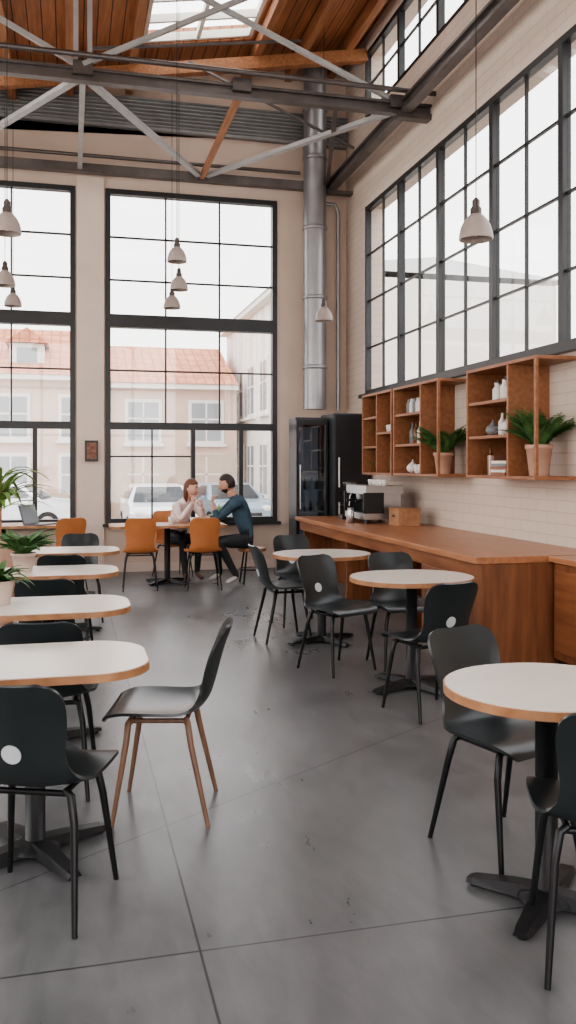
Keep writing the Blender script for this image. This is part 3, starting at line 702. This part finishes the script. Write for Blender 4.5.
def body(pel,sp2,nk,hd,shL,shR,elL,elR,wrL,wrR,hpL,hpR,knL,knR,anL,anR,toL,toR,k=1.0):
    J={'pel':(pel,(.145*k,.12*k)),'sp1':(mid(pel,sp2),(.135*k,.11*k)),'sp2':(sp2,(.15*k,.115*k)),'nk':(nk,.078*k),'nk2':(mid(nk,hd,.4),.060*k),'hd':(mid(nk,hd,.75),.056*k)}
    for s,sh,el,wr,hp,kn,an,to in (('L',shL,elL,wrL,hpL,knL,anL,toL),('R',shR,elR,wrR,hpR,knR,anR,toR)):
        J['sh'+s]=(sh,.070*k); J['ua'+s]=(mid(sh,el),.056*k); J['el'+s]=(el,.045*k); J['fa'+s]=(mid(el,wr,.4),.041*k); J['wr'+s]=(wr,.026*k)
        J['hp'+s]=(hp,.098*k); J['th'+s]=(mid(hp,kn),.085*k); J['kn'+s]=(kn,.062*k); J['ca'+s]=(mid(kn,an,.4),.056*k); J['an'+s]=(an,.040*k); J['to'+s]=(to,(.042*k,.028*k))
    return J
J=body((2.24,10.86,.57),(2.11,10.89,.96),(2.01,10.91,1.09),(1.95,10.91,1.23),
 (2.06,11.07,1.04),(2.03,10.72,1.04),(1.82,11.10,.81),(1.81,10.84,.81),(1.64,11.00,.81),(1.745,10.93,1.03),
 (2.20,10.96,.54),(2.18,10.76,.54),(1.80,10.99,.53),(1.80,10.72,.53),(1.86,11.0,.10),(2.02,10.68,.10),(1.72,11.0,.035),(1.88,10.66,.035))
person('man_sitting',J,dict(skin='skin',top='shirt',leg='trouser',shoe='shoe',hair='hair'),(1.93,10.915,1.255),(-.96,.2,-.16),
 [((1.64,11.0,.80),(-1,-.35,-.05),(0,0,-1),.35,1),((1.745,10.93,1.03),(.25,.1,1),(.9,0,.2),.9,-1)],beard=True,cuff=.2)
J=body((1.38,11.64,.55),(1.44,11.53,.90),(1.49,11.47,1.03),(1.54,11.42,1.17),
 (1.60,11.60,.97),(1.34,11.38,.97),(1.72,11.38,.79),(1.38,11.22,.79),(1.66,11.20,.95),(1.55,11.27,1.02),
 (1.46,11.58,.53),(1.31,11.58,.53),(1.62,11.20,.53),(1.40,11.16,.53),(1.60,11.24,.10),(1.42,11.05,.10),(1.66,11.12,.035),(1.45,10.92,.035),k=.88)
person('woman_sitting',J,dict(skin='skin2',top='blouse',leg='trouser',shoe='shoe2',hair='hair2'),(1.55,11.41,1.19),(.80,-.58,-.12),
 [((1.66,11.20,.95),(-.2,.1,1),(-.4,.9,.1),.8,1),((1.55,11.27,1.02),(.1,.2,1),(0,1,.1),1.0,-1)],long=True,cuff=.7)
b=B(); b.lathe((0,0,0),[(.17,.405),(.18,.415),(.18,.44),(.16,.45)],'edge',24)
for i in range(4):
    a=math.pi/4+i*math.pi/2; b.tube([(.12*math.cos(a),.12*math.sin(a),.41),(.19*math.cos(a),.19*math.sin(a),0)],.012,'chairleg',8)
P=[(.165*math.cos(a*math.pi/8),.165*math.sin(a*math.pi/8),.18) for a in range(17)]; b.tube(P,.007,'chairleg',6,False); b.obj('wooden_stool',(2.25,10.86,0))

# ------------------------------------------------------------------ exterior
GZ=-.5
b=B(); b.bb((-60,YB+T+.02,GZ-.1),(80,90,GZ),'street'); b.bb((XR+T+.02,-40,GZ-.1),(80,YB+T+.02,GZ),'street'); b.obj('street_ground')
def facade(name,x0,x1,y,zt,k,rz,cols,floors,base=None,dormers=(),depth=8,loc=(0,0,0),rot=0,roof='tile'):
    b=B(); b.bb((x0,y,GZ),(x1,y+depth,zt),k)
    if base: b.bb((x0,y-.08,GZ),(x1,y,GZ+base),'fac3')
    b.bb((x0,y-.35,zt),(x1,y+.1,zt+.18),'wtrim')
    n=cols
    for (zb,h) in floors:
        for i in range(n):
            x=x0+(x1-x0)*(i+.5)/n; w=.55
            b.bb((x-w-.12,y-.06,zb-.12),(x+w+.12,y,zb+h+.12),'wtrim'); b.bb((x-w,y-.07,zb),(x+w,y-.055,zb+h),'wpane')
            b.bb((x-.03,y-.09,zb),(x+.03,y-.065,zb+h),'wtrim'); b.bb((x-w,y-.09,zb+h*.55),(x+w,y-.065,zb+h*.55+.06),'wtrim'); b.bb((x-w-.2,y-.18,zb-.22),(x+w+.2,y,zb-.12),'wtrim')
    if rz:
        z0=zt+.18; z1=z0+rz
        b.add([(x0,y-.4,z0),(x1,y-.4,z0),(x1,y+depth/2,z1),(x0,y+depth/2,z1),(x0,y+depth+.4,z0),(x1,y+depth+.4,z0)],[(0,1,2,3),(3,2,5,4),(0,3,4),(1,5,2)],roof)
        for xd in dormers:
            b.bb((xd-.6,y+.6,z0+.2),(xd+.6,y+2.6,z0+1.2),'wtrim'); b.bb((xd-.35,y+.58,z0+.4),(xd+.35,y+.6,z0+1.05),'wpane')
            b.add([(xd-.75,y+.4,z0+1.2),(xd+.75,y+.4,z0+1.2),(xd,y+.4,z0+1.75),(xd-.75,y+3,z0+1.2),(xd+.75,y+3,z0+1.2),(xd,y+3,z0+1.75)],[(0,1,2),(0,2,5,3),(1,4,5,2),(3,5,4)],'tile')
    return b.obj(name,loc,rot)
facade('townhouse_pink',-10,1.4,32,4.5,'fac1',2.2,5,[(.3,1.5),(2.5,1.4)],1.0,(-4.5,-1.5))
facade('townhouse_cream',1.45,6.1,32.3,4.3,'fac1',1.9,2,[(.3,1.5),(2.4,1.4)],2.4)
facade('corner_building',-37,-24,0,7.0,'fac2',.5,6,[(.5,1.7),(3.4,1.7)],.8,loc=(6.55,0,0),rot=math.radians(-90),roof='roofgrey')
facade('office_building',-16,14,0,7.6,'fac2',1.0,12,[(.6,1.8),(3.8,1.8)],1.0,loc=(22,0,0),rot=math.radians(-90),roof='roofgrey')
def car(name,loc,rz,k):
    b=B()
    prof=[(-2.1,.35),(-2.12,.75),(-1.9,.92),(-1.15,1.0),(-.55,1.42),(.9,1.46),(1.6,1.30),(2.0,.95),(2.1,.6),(2.08,.35)]
    n=len(prof); vs=[]
    for sx in (-1,1):
        for y,z in prof: vs.append((sx*(.88 if z<1.05 else .66),y,z))
    fs=[tuple(range(n)),tuple(range(n,2*n))[::-1]]+[(i,i+1,n+i+1,n+i) for i in range(n-1)]+[(n-1,0,n,2*n-1)]
    b.add(vs,fs,k)
    b.add([(-.74,-1.16,1.025),(.74,-1.16,1.025),(.60,-.61,1.41),(-.60,-.61,1.41)],[(0,1,2,3)],'carg')
    for sx in (-1,1):
        b.add([(sx*.88,-.95,1.05),(sx*.69,-.45,1.38),(sx*.69,.9,1.40),(sx*.88,1.3,1.05)],[(0,1,2,3)],'carg')
        b.box((sx*.92,-.85,1.03),(.16,.08,.12),k)
        b.sphere((sx*.62,-2.06,.74),(.18,.08,.10),'ceramic',12,8)
        for y in (-1.35,1.35): b.tube([(sx*.70,y,.33),(sx*.91,y,.33)],.33,'tyre',20); b.tube([(sx*.9,y,.33),(sx*.925,y,.33)],.2,'inox',16)
    b.box((0,-2.12,.55),(.9,.04,.16),'black'); b.box((0,-2.13,.42),(.5,.03,.1),'paper'); b.box((0,-2.1,.36),(1.5,.1,.12),'black')
    b.obj(name,loc,rz,.03)
car('car',(2.35,24.5,GZ),0,'carw'); car('car',(4.6,26.5,GZ),.15,'carb'); car('car',(-1.8,27,GZ),1.4,'carw')

# ------------------------------------------------------------------ world
w=bpy.data.worlds.new('World'); S.world=w; w.use_nodes=True; nt=w.node_tree; bg=nt.nodes['Background']
tc=N(nt,'ShaderNodeTexCoord'); sx=N(nt,'ShaderNodeSeparateXYZ'); L(nt,tc.outputs['Generated'],sx.inputs[0])
r=N(nt,'ShaderNodeValToRGB'); r.color_ramp.elements[0].color=(1,.95,.90,1); r.color_ramp.elements[1].color=(.98,.97,.98,1); r.color_ramp.elements[1].position=.7
L(nt,sx.outputs[2],r.inputs[0]); L(nt,r.outputs[0],bg.inputs[0]); bg.inputs[1].default_value=3.4
# ------------------------------------------------------------------ camera
cam=bpy.data.cameras.new('camera'); co=bpy.data.objects.new('camera',cam); S.collection.objects.link(co); S.camera=co
cam.sensor_fit='VERTICAL'; cam.sensor_height=36; cam.lens=36*870/1024; cam.shift_y=-47/1024
co.location=(0,0,1.5); co.rotation_euler=(math.radians(90),0,math.radians(-14.07)); cam.clip_end=300
S.view_settings.view_transform='AgX'; S.view_settings.look='AgX - Medium High Contrast'; S.view_settings.exposure=.4
